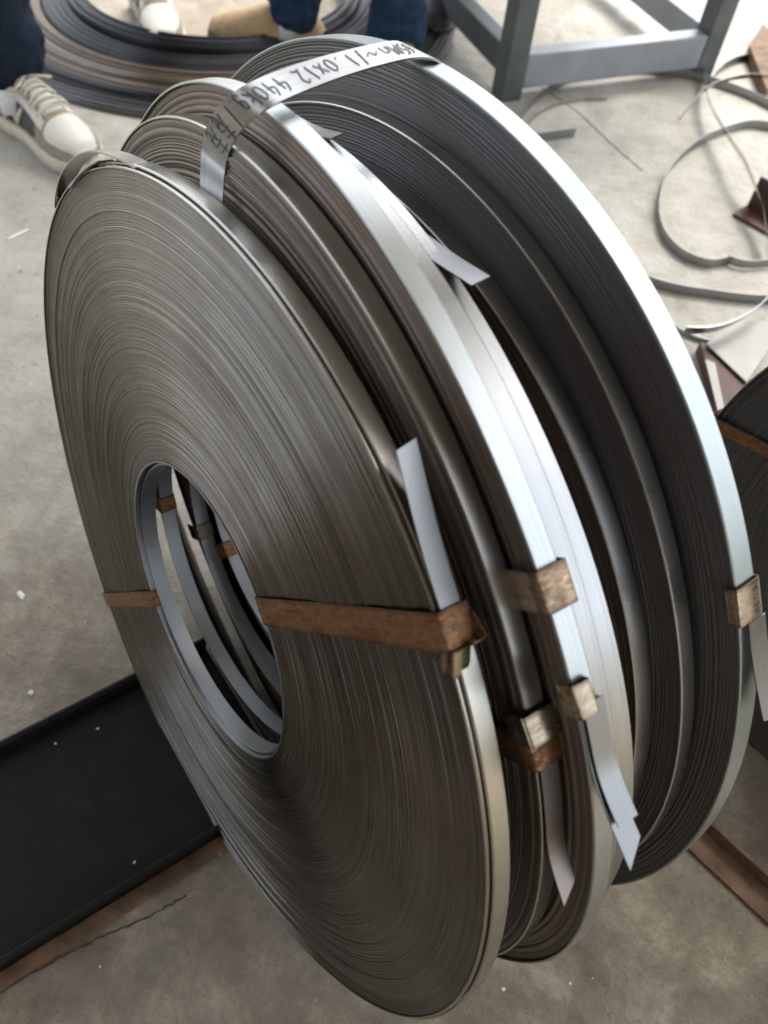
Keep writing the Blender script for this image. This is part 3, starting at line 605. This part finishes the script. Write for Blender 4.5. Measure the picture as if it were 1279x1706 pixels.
# trestle of painted steel
g1, g2 = G(842, 160), G(1160, 122); rail = (g2 - g1); rail /= np.linalg.norm(rail); back = np.array([-rail[1], rail[0], 0])
TR = empty('steel_trestle', loc=tuple(g1), label='grey painted steel trestle with square legs behind the coils', cat='trestle')
L12 = float(np.linalg.norm(g2 - g1)); LB = .62
def leg(o_): 
    q = empty('leg_dummy') if False else None
    d = rail * o_[0] + back * o_[1]
    return beam('leg', tuple(d), tuple(d + np.array([0, 0, .80])), .052, .052, M['paintdark'], TR, .003, up=tuple(rail))
for o_ in ((0, 0), (L12, 0), (0, LB), (L12, LB)): leg(o_)
def rl(o0, o1, z, w=.04, hh=.06, mat='paint', nm='rail'):
    a_ = rail * o0[0] + back * o0[1] + np.array([0, 0, z]); b_ = rail * o1[0] + back * o1[1] + np.array([0, 0, z]); return beam(nm, tuple(a_), tuple(b_), w, hh, M[mat], TR, .003)
rl((.026, -.004), (L12 - .026, -.004), .062, .04, .075); rl((.0, .026), (0, LB - .026), .075, .04, .06, 'paintdark'); rl((L12, .026), (L12, LB - .026), .075, .04, .06); rl((.026, LB), (L12 - .026, LB), .07, .04, .06)
vs, fs = box_vf(rail * L12 / 2 + back * LB / 2 + np.array([0, 0, .812]), L12 + .1, LB + .1, .02, Matrix(((rail[0], back[0], 0), (rail[1], back[1], 0), (0, 0, 1))), .003)
mesh_obj('top_plate', vs, fs, M['paintdark'], TR, smooth=False)

# loose hoops and curls of strip standing on edge on the floor
HW = .0100
def curl(name, pts, label, mat='curl', z0=0.0, n=60, closed=False, hw=HW, lean=0.0, cut=0.0, rise=None, group='loose strip curls on the floor', cat='steel strip'):
    P = smooth_path(pts, n); 
    if rise is not None: P[:, 2] += np.interp(np.linspace(0, 1, n), np.linspace(0, 1, len(rise)), rise)
    P[:, 2] += hw + z0; b = P[0].copy(); b[2] = 0
    T = np.gradient(P, axis=0); T /= np.linalg.norm(T, axis=1)[:, None]; s_ = np.cross(T, [0, 0, 1.0]); s_ /= np.linalg.norm(s_, axis=1)[:, None]
    up = np.cross(s_, T); W = (up * math.cos(lean) + s_ * math.sin(lean)) * hw
    o = ribbon(name, P - b, W, .0011, M[mat], None, cut=cut, label=label, cat=cat, group=group); o.location = tuple(b); return o
curl('strip_hoop', [G(x, y) for x, y in ((852, 250), (868, 200), (900, 165), (950, 137), (1000, 124), (1060, 122), (1109, 126), (1174, 139), (1279, 181), (1400, 270), (1430, 390), (1350, 490), (1279, 506), (1180, 497), (1085, 478), (960, 425), (890, 340), (856, 262))], 'widest loose steel hoop lying past the white rimmed coil', n=140)
curl('strip_hoop', [G(x, y) for x, y in ((1300, 222), (1250, 214), (1200, 226), (1150, 252), (1112, 292), (1094, 345), (1100, 392), (1130, 428), (1175, 446), (1215, 440))], 'small round hoop of strip open beside the red steel piece', 'curl', n=60)
curl('strip_curl', [G(x, y) for x, y in ((1206, 438), (1225, 446), (1255, 448), (1330, 440))], 'short dark strip overlapping the end of the small hoop', 'curl', .002, hw=.009, n=16)
curl('strip_curl', [G(x, y) for x, y in ((1172, 132), (1167, 165), (1172, 200), (1190, 245), (1215, 295), (1240, 345), (1262, 400), (1272, 440))], 'bowed strip running down towards the red steel piece', 'rim_gold', .004, n=50, rise=[0, .02, .03, .04, .03, .0], lean=.5)
curl('strip_curl', [G(x, y) for x, y in ((1188, 132), (1205, 116), (1235, 104), (1280, 98), (1340, 110))], 'strip arching out of frame right of the trestle leg', 'curl', n=30)
curl('strip_curl', [G(x, y) for x, y in ((1120, 592), (1150, 592), (1185, 585), (1222, 566), (1252, 540), (1275, 505), (1290, 460))], 'curved strip with a shining upper edge over the pale sheet', 'rim', .045, n=40, lean=.3)
curl('strip_curl', [G(x, y) for x, y in ((860, 240), (895, 236), (925, 232), (956, 228))], 'short dark strip end poking out beside the white rimmed coil', 'curl', .0, n=12)
curl('strip_curl', [G(x, y) for x, y in ((1075, 486), (1100, 528), (1140, 560), (1200, 575), (1262, 556), (1320, 500))], 'thin curved strip between the widest hoop and the pale sheet', 'curl', n=40, hw=.005)
curl('strip_curl', [G(x, y) for x, y in ((1130, 205), (1165, 168), (1215, 150), (1275, 150), (1340, 175))], 'thin curved strip crossing the bowed strip above the small hoop', 'rim_grey', .006, n=40, hw=.005, rise=[0, .015, .02, .01])
curl('strip_curl', [G(x, y) for x, y in ((868, 232), (882, 205), (915, 182), (960, 170), (1010, 168))], 'thin pale strip end curving over the floor crack', 'rim_grey', .001, n=30, hw=.004)
# grit and filings trodden over the floor
gv, gf, gm = [], [], []
for i in range(1400):
    x_, y_ = rng.uniform(-1.3, 1.3), rng.uniform(-.05, 2.7); s_ = float(rng.lognormal(-6.9, .5)); h_ = s_ * .5; b_ = len(gv); a0_ = rng.uniform(0, 6)
    for k_ in range(4): r_ = s_ * rng.uniform(.5, 1.4); gv.append((x_ + r_ * math.cos(a0_ + k_ * 1.57), y_ + r_ * math.sin(a0_ + k_ * 1.57), 0.0004))
    gv.append((x_, y_, h_)); gf += [(b_ + k_, b_ + (k_ + 1) % 4, b_ + 4) for k_ in range(4)]; gm += [int(rng.random() < .6)] * 4
go = mesh_obj('grit', gv, gf, M['chip'], None, smooth=False, label='grit and filings trodden over the floor', kind='stuff'); go.data.materials.append(M['crack']); go.data.polygons.foreach_set('material_index', gm)
# red and brown steel pieces, pale sheet
def block(name, quad, z, h, mat, label, cat, base_label=None, **k):
    P = [G(x, y, z) for x, y in quad]; b = np.mean(P, axis=0); b[2] = 0
    vs = [p - b for p in P] + [p - b + np.array([0, 0, h]) for p in P]; n = len(P)
    fs = [tuple(range(n)), tuple(range(n, 2 * n))[::-1]] + [(i, n + i, n + (i + 1) % n, (i + 1) % n) for i in range(n)]
    o = mesh_obj(name, vs, fs, M[mat], None, smooth=False, label=label, cat=cat, **k); o.location = tuple(b); return o
def angle_piece(px0, px1, w, label, mat='redox', tilt=0.0):
    a, b = G(*px0), G(*px1); o = empty('angle_offcut', loc=tuple(a), label=label, cat='steel offcut', group='short steel offcuts')
    d = (b - a); pp = np.array([-d[1], d[0], 0]); pp /= np.linalg.norm(pp)
    beam('flat_leg', (0, 0, .004), tuple(d + np.array([0, 0, .004])), w, .006, M[mat], o, .001)
    beam('upright_leg', tuple(pp * (w / 2 - .003) + np.array([0, 0, .0075 + w / 2])), tuple(pp * (w / 2 - .003) + d + np.array([0, 0, .0075 + w / 2])), .006, w, M[mat], o, .001)
angle_piece((1232, 352), (1310, 395), .06, 'dark red angle piece inside the small strip hoop')
block('steel_block', [(1158, 586), (1204, 600), (1242, 652), (1226, 770), (1192, 715)], .0, .022, 'redox', 'red brown steel block between the white rim and the right hand coil', 'steel offcut')
block('metal_sheet', [(1243, 638), (1176, 574), (1218, 536), (1310, 535)], .026, .002, 'offcut', 'pale metal sheet lying with its corner towards the right hand coil', 'metal sheet')
block('metal_sheet', [(1214, 722), (1204, 722), (1174, 600), (1190, 606)], .030, .002, 'offcut', 'narrow pale sheet sliver slanting over the red brown block', 'metal sheet')
ob = block('angle_offcut', [(1268, 170), (1240, 95), (1262, 60), (1330, 110)], .0, .03, 'rustbar', 'brown steel block at the upper right edge beyond the curls', 'steel offcut')
# little chips on the floor
def chip(x, y, s, label, mat='chip'):
    bm = bmesh.new(); bmesh.ops.create_icosphere(bm, subdivisions=1, radius=1.0)
    sx, sy, sz = s; ph = rng.uniform(0, 6)
    for v in bm.verts:
        k_ = 1 + rng.uniform(-.28, .28) + .2 * math.sin(v.co.x * 5 + ph) * math.cos(v.co.y * 4 + ph); v.co = Vector((v.co.x * sx * k_, v.co.y * sy * k_, max(v.co.z, -.8) * sz))
    me = bpy.data.meshes.new('chip'); bm.to_mesh(me); bm.free(); me.materials.append(M[mat])
    o = link(bpy.data.objects.new('chip', me), label=label, cat='debris', group='small chips on the floor'); p = G(x, y); o.location = (p[0], p[1], sz * .75); o.rotation_euler[2] = rng.uniform(0, 3); return o
chip(35, 992, (.008, .004, .002), 'white chip on the floor left of the front coil')
chip(28, 392, (.024, .004, .0015), 'pale scraping on the floor below the standing sneaker')
chip(905, 130, (.008, .006, .003), 'pale chip painting in a bright glint at the foot of the trestle leg')  # pale piece set where the floor only shows a bright glint
chip(52, 1155, (.004, .003, .002), 'tiny pale crumb above the black channel')
for x, y, l_ in ((95, 1243, 'pale speck in the black channel, leftmost of the three'), (165, 1218, 'pale speck in the black channel near its far edge and the coil'), (226, 1440, 'pale speck low in the black channel near the rusty flat bar')):
    o = chip(x, y, (.0018, .0012, .0008), l_); o.location.z = .008

# coil partly in frame at the right edge
R_ = make_coil([.785, .195, 1.06], [0.806, -0.3781, 0.4554], .475, [0.001, -.002, -.003, 0, 0, 0], .022, 'partly visible slate coil with a rusty strap at the right edge', EH, M['rim_grey'], 60, tele_C, .0006, wraps=((0, 0, 1.0),), seed=20)
Q['R'] = R_
strap(R_, 'strap', (1330, 775), (1226, 740), .012, M['rust'], corner='rim', rin_snap=False)
# flat coil on the floor at the back
FC = empty('flat_strip_coil', loc=(-.575, 2.21, 0), label='large dark coil of strip lying flat on the floor around the feet', cat='steel coil')
EFD = mat_edge('coil_edge_black', (.008, .009, .010), (.04, .042, .045), .4, 1.9, .6); EFT = mat_edge('coil_edge_tan', (.07, .058, .043), (.24, .19, .145), .5, 6.6, .5)
th = np.arange(160) * 2 * PI / 160
for bi, (r0, r1, z0, z1, mt, n) in enumerate(((.315, .352, .050, .046, EFD, 10), (.356, .415, .034, .030, EFD, 14), (.418, .462, .026, .022, EFT, 12), (.466, .505, .030, .022, EB, 10), (.508, .528, .026, .022, EFT, 6), (.531, .562, .024, .016, EFD, 7), (.566, .60, .014, .012, EH, 6))):
    rows_ = []; uv_ = []
    fr_ = np.linspace(0, 1, n + 1); ph = rng.uniform(0, 6)
    def rr_(r): return r * (1 + .018 * np.sin(2 * th + ph * .2) + .006 * np.sin(3 * th + ph))
    def add_(r, z): rows_.append(np.stack([rr_(r) * np.cos(th), rr_(r) * np.sin(th), np.broadcast_to(z, th.shape)], -1)); uv_.append(np.stack([th / (2 * PI), np.full(160, r * 1.5)], -1))
    add_(r0, .001)
    for i in range(n):
        zz = z0 + (z1 - z0) * fr_[i] + rng.normal(0, .0016) + .0012 * np.sin(th * 2 + rng.uniform(0, 6)); a_, b_ = r0 + (r1 - r0) * fr_[i], r0 + (r1 - r0) * fr_[i + 1]; d_ = b_ - a_
        add_(a_ + d_ * .05, zz - .004); add_(a_ + d_ * .15, zz); add_(a_ + d_ * .8, zz); add_(a_ + d_ * .95, zz - .004)
    add_(r1, .001)
    grid_obj('windings', np.array(rows_), mt, FC, uv=np.array(uv_), flip=True)

# ------------------------------------------------------------------ people: feet and legs behind the coils
OUTL = [(0, .026), (.03, .034), (.1, .038), (.22, .037), (.38, .036), (.52, .042), (.66, .050), (.78, .052), (.88, .046), (.95, .034), (.985, .020), (1, .004)]
def halfw(x): return np.interp(x, [p[0] for p in OUTL], [p[1] for p in OUTL])
def sneaker(parent, pos, ang, L=.29, kind='sneaker', mats=('suede', 'white_leather', 'sole'), detail=True, label=None, pitch=0.0):
    X = np.array([math.cos(ang), math.sin(ang), 0]); Y = np.array([-math.sin(ang), math.cos(ang), 0]); Z = np.array([0, 0, 1.0]); pos = np.array(pos, float)
    hts = [(0, .050), (.05, .072), (.15, .082), (.28, .086), (.4, .090), (.5, .082), (.62, .068), (.74, .055), (.86, .044), (.95, .032), (1, .012)]
    def hh(x): return np.interp(x, [p[0] for p in hts], [p[1] for p in hts])
    zs = .026
    def up(x, a_, off=0.0):
        w = halfw(x) * (.94 - .18 * np.exp(-((x - .3) / .2) ** 2) * math.sin(a_)) + off; h_ = hh(x) + off
        ca, sa = math.cos(a_), math.sin(a_); y = w * np.sign(ca) * abs(ca) ** .75; z = zs - .004 + h_ * abs(sa) ** .85
        bend = .006 * math.sin(x * PI) 
        return pos + X * (x * L - .0) + Y * (y + bend) + Z * z
    xs = np.concatenate([[0.0, .01, .03], np.linspace(.06, .94, 28), [.965, .985, 1.0]]); an = np.linspace(0, PI, 15)
    V = np.array([[up(x, a_) for a_ in an] for x in xs])
    root = grid_obj(kind, V, M[mats[0]], parent, closed=False, label=label)
    # sole with foxing
    n = 28; t_ = np.concatenate([np.linspace(0, 1, n), np.linspace(1, 0, n)[1:-1]]); sg = np.concatenate([np.ones(n), -np.ones(n - 2)])
    rows_ = []
    for off, z in ((-.02, .0), (-.001, .0), (.004, .004), (.005, .016), (.003, zs), (.0, zs + .004), (-.004, zs + .004)):
        w = np.maximum(halfw(t_) + off, .001); xx = t_ * L + off * np.where(t_ > .5, 1, -1) * np.clip(abs(t_ - .5) * 4 - 1, 0, 1)
        rows_.append(pos + np.outer(xx, X) + np.outer(w * sg + .006 * np.sin(t_ * PI), Y) + np.outer(np.full(len(t_), z), Z))
    grid_obj('sole', np.array(rows_), M[mats[2]], root)
    if not detail: return root
    def patch(nm, x0, x1, a0, a1, off, mat, nx=10, na=9, fa=None, fb=None):
        g = []
        for i in range(nx):
            f = i / (nx - 1); lo, hi = (a0, a1) if fa is None else (fa(f), fb(f)); e = off if 0 < i < nx - 1 else 0
            g.append([up(x0 + (x1 - x0) * f, lo + (hi - lo) * j / (na - 1), (e if 0 < j < na - 1 else -.0005)) for j in range(na)])
        return grid_obj(nm, np.array(g), M[mat], root, closed=False)
    patch('toe_box', .70, .975, .42, PI - .42, .0016, mats[1], 12, 11, lambda f: .42 + .25 * f, lambda f: PI - .42 - .25 * f)
    patch('mudguard', .62, .995, .02, .5, .0022, mats[0], 14, 5); patch('mudguard', .62, .995, PI - .5, PI - .02, .0022, mats[0], 14, 5)
    patch('tongue', .34, .66, 1.15, PI - 1.15, .006, mats[1], 10, 7)
    for s0, s1 in ((.62, 1.12), (PI - 1.12, PI - .62)): patch('eyestay', .34, .68, s0, s1, .0028, mats[1], 8, 5)
    for s_ in (0, 1):
        f1 = (lambda a_: a_) if s_ == 0 else (lambda a_: PI - a_)
        patch('side_panel', .17, .60, f1(.08), f1(.72), .0015, 'navy', 8, 5)
        patch('heel_counter', .02, .20, f1(.05), f1(.9), .0018, mats[0], 7, 6)
        for z_ in ([(.24, .12), (.30, .5)], [(.30, .5), (.38, .18)], [(.38, .18), (.46, .6)]):    # the light zigzag on the dark side panel
            P = [up(z_[0][0] * (1 - q) + z_[1][0] * q, f1(z_[0][1] * (1 - q) + z_[1][1] * q), .004) for q in np.linspace(0, 1, 5)]
            tube('side_stripe', P, .0038, M[mats[1]], root, 6)
    for i in range(6):
        x = .40 + i * .048
        P = [up(x + (.02 if i % 2 else -.02) * (q - .5), .95 + (PI - 1.9) * q, .008 + .002 * math.sin(q * PI)) for q in np.linspace(0, 1, 9)]
        tube('lace', P, .0026, M['lace'], root, 6)
    kx = up(.385, PI / 2, .010)
    for sg_, a_, l_ in ((1, .6, .055), (-1, .5, .050)):
        P = [kx + X * (.00 + l_ * math.sin(q * PI) * .5) + Y * sg_ * l_ * math.sin(q * PI * .5) * (1 - .2 * q) + Z * (.006 * math.sin(q * PI) - .018 * q) for q in np.linspace(0, 1, 10)]
        tube('lace', P, .0024, M['lace'], root, 6)
        P = [kx + X * l_ * .9 * q * .8 + Y * sg_ * l_ * .5 * q + Z * (.004 * math.sin(q * PI) - .026 * q) for q in np.linspace(0, 1, 8)]
        tube('lace', P, .0022, M['lace'], root, 6)
    return root
def person(base, feet, label, denim, hip_h=.88):
    """feet: list of dict(ankle xy, ang, kind...). One pair of trousers grown by a skin modifier over the leg bones."""
    base = np.array([*base, 0.0]); o = empty('person', loc=tuple(base), label=label, cat='person', group='people standing behind the coils')
    hipc = np.mean([f['at'] for f in feet], axis=0); hd = np.array([math.cos(feet[0].get('face', -1.6)), math.sin(feet[0].get('face', -1.6)), 0])
    side = np.array([-hd[1], hd[0], 0]); vs, es, rad = [], [], []
    pc = np.array([hipc[0], hipc[1], hip_h]) - base; vs.append(pc); rad.append((.15, .11)); vs.append(pc + [0, 0, .14]); rad.append((.15, .10)); es.append((0, 1))
    for i, f in enumerate(feet):
        s_ = 1 if ((f['at'][0] - hipc[0]) * side[0] + (f['at'][1] - hipc[1]) * side[1]) > 0 else -1
        an = np.array([*f['at'], .095 + f.get('hem', 0)]) - base; hp = pc + side * s_ * .09 + np.array([0, 0, -.06]); kn = an * .55 + hp * .45 + hd * .02; kn[2] = .47
        lo = an * .72 + kn * .28 + np.array([rng.uniform(-.006, .006), rng.uniform(-.006, .006), 0])
        k0 = len(vs); vs += [hp, kn, lo, an]; rad += [(.085, .085), (.066, .066), (.062 * f.get('fat', 1), .062 * f.get('fat', 1)), (.070 * f.get('fat', 1), .074 * f.get('fat', 1))]; es += [(0, k0), (k0, k0 + 1), (k0 + 1, k0 + 2), (k0 + 2, k0 + 3)]
    me = bpy.data.meshes.new('trousers'); me.from_pydata([tuple(v) for v in vs], es, []); me.materials.append(M[denim])
    t = link(bpy.data.objects.new('trousers', me), o)
    sk = t.modifiers.new('skin', 'SKIN'); sk.use_smooth_shade = True
    for v, r in zip(me.skin_vertices[0].data, rad): v.radius = r
    me.skin_vertices[0].data[0].use_root = True
    ss = t.modifiers.new('sub', 'SUBSURF'); ss.levels = ss.render_levels = 4
    tx = bpy.data.textures.new('cloth_folds', 'CLOUDS'); tx.noise_scale = .045; tx.noise_depth = 2
    dp = t.modifiers.new('folds', 'DISPLACE'); dp.texture = tx; dp.strength = .034; dp.mid_level = .5
    for f in feet:
        at = np.array([*f['at'], 0.0]) - base; X = np.array([math.cos(f['ang']), math.sin(f['ang']), 0]); st_ = at - X * f.get('L', .29) * .24
        sneaker(o, st_, f['ang'], f.get('L', .29), mats=f.get('mats', ('suede', 'white_leather', 'sole')), detail=f.get('detail', True), label=f.get('label'))
        tube('sock', [at + np.array([0, 0, .05]) + X * .012, at + np.array([0, 0, .09]) + X * .004, at + np.array([0, 0, .16])], [.040, .037, .036], M[f.get('sock', 'sock')], o, 16)
def dirang(a, b): return math.atan2(b[1] - a[1], b[0] - a[0])
s1h, s1t = G(8, 195), G(158, 292); a1 = dirang(s1h, s1t); at1 = s1h[:2] * .76 + s1t[:2] * .24
s2t = G(278, 97); a2 = dirang(G(238, 0), G(278, 97)); at2 = s2t[:2] - np.array([math.cos(a2), math.sin(a2)]) * .29 * .76
person(at1, [dict(at=at1, ang=a1, face=-1.2, fat=1.18, hem=-.012), dict(at=at2, ang=a2)], 'person in dark navy jeans and beige and white sneakers, one foot inside the flat coil', 'denim_dark')
an3 = G(494, 96); a3 = dirang(an3, G(405, 74)); s4 = G(655, 140)
person(an3[:2], [dict(at=an3[:2], ang=a3, face=-1.3, mats=('tan', 'tan', 'navy'), detail=False, fat=1.0, hem=-.035), dict(at=s4[:2], ang=-1.2, mats=('tan', 'tan', 'navy'), detail=False, fat=1.0, hem=-.03)], 'person in blue jeans and tan shoes behind the top of the coils', 'denim_mid')
s5 = G(702, 34)
person(s5[:2] + np.array([.02, .10]), [dict(at=s5[:2] + np.array([.02, .12]), ang=-1.5, face=-1.5, mats=('darkshoe', 'redshoe', 'darkshoe'), detail=False), dict(at=s5[:2] + np.array([.10, .45]), ang=-1.2, mats=('darkshoe', 'redshoe', 'darkshoe'), detail=False)], 'person in dark shoes with a red toe beside the trestle', 'denim_dark')
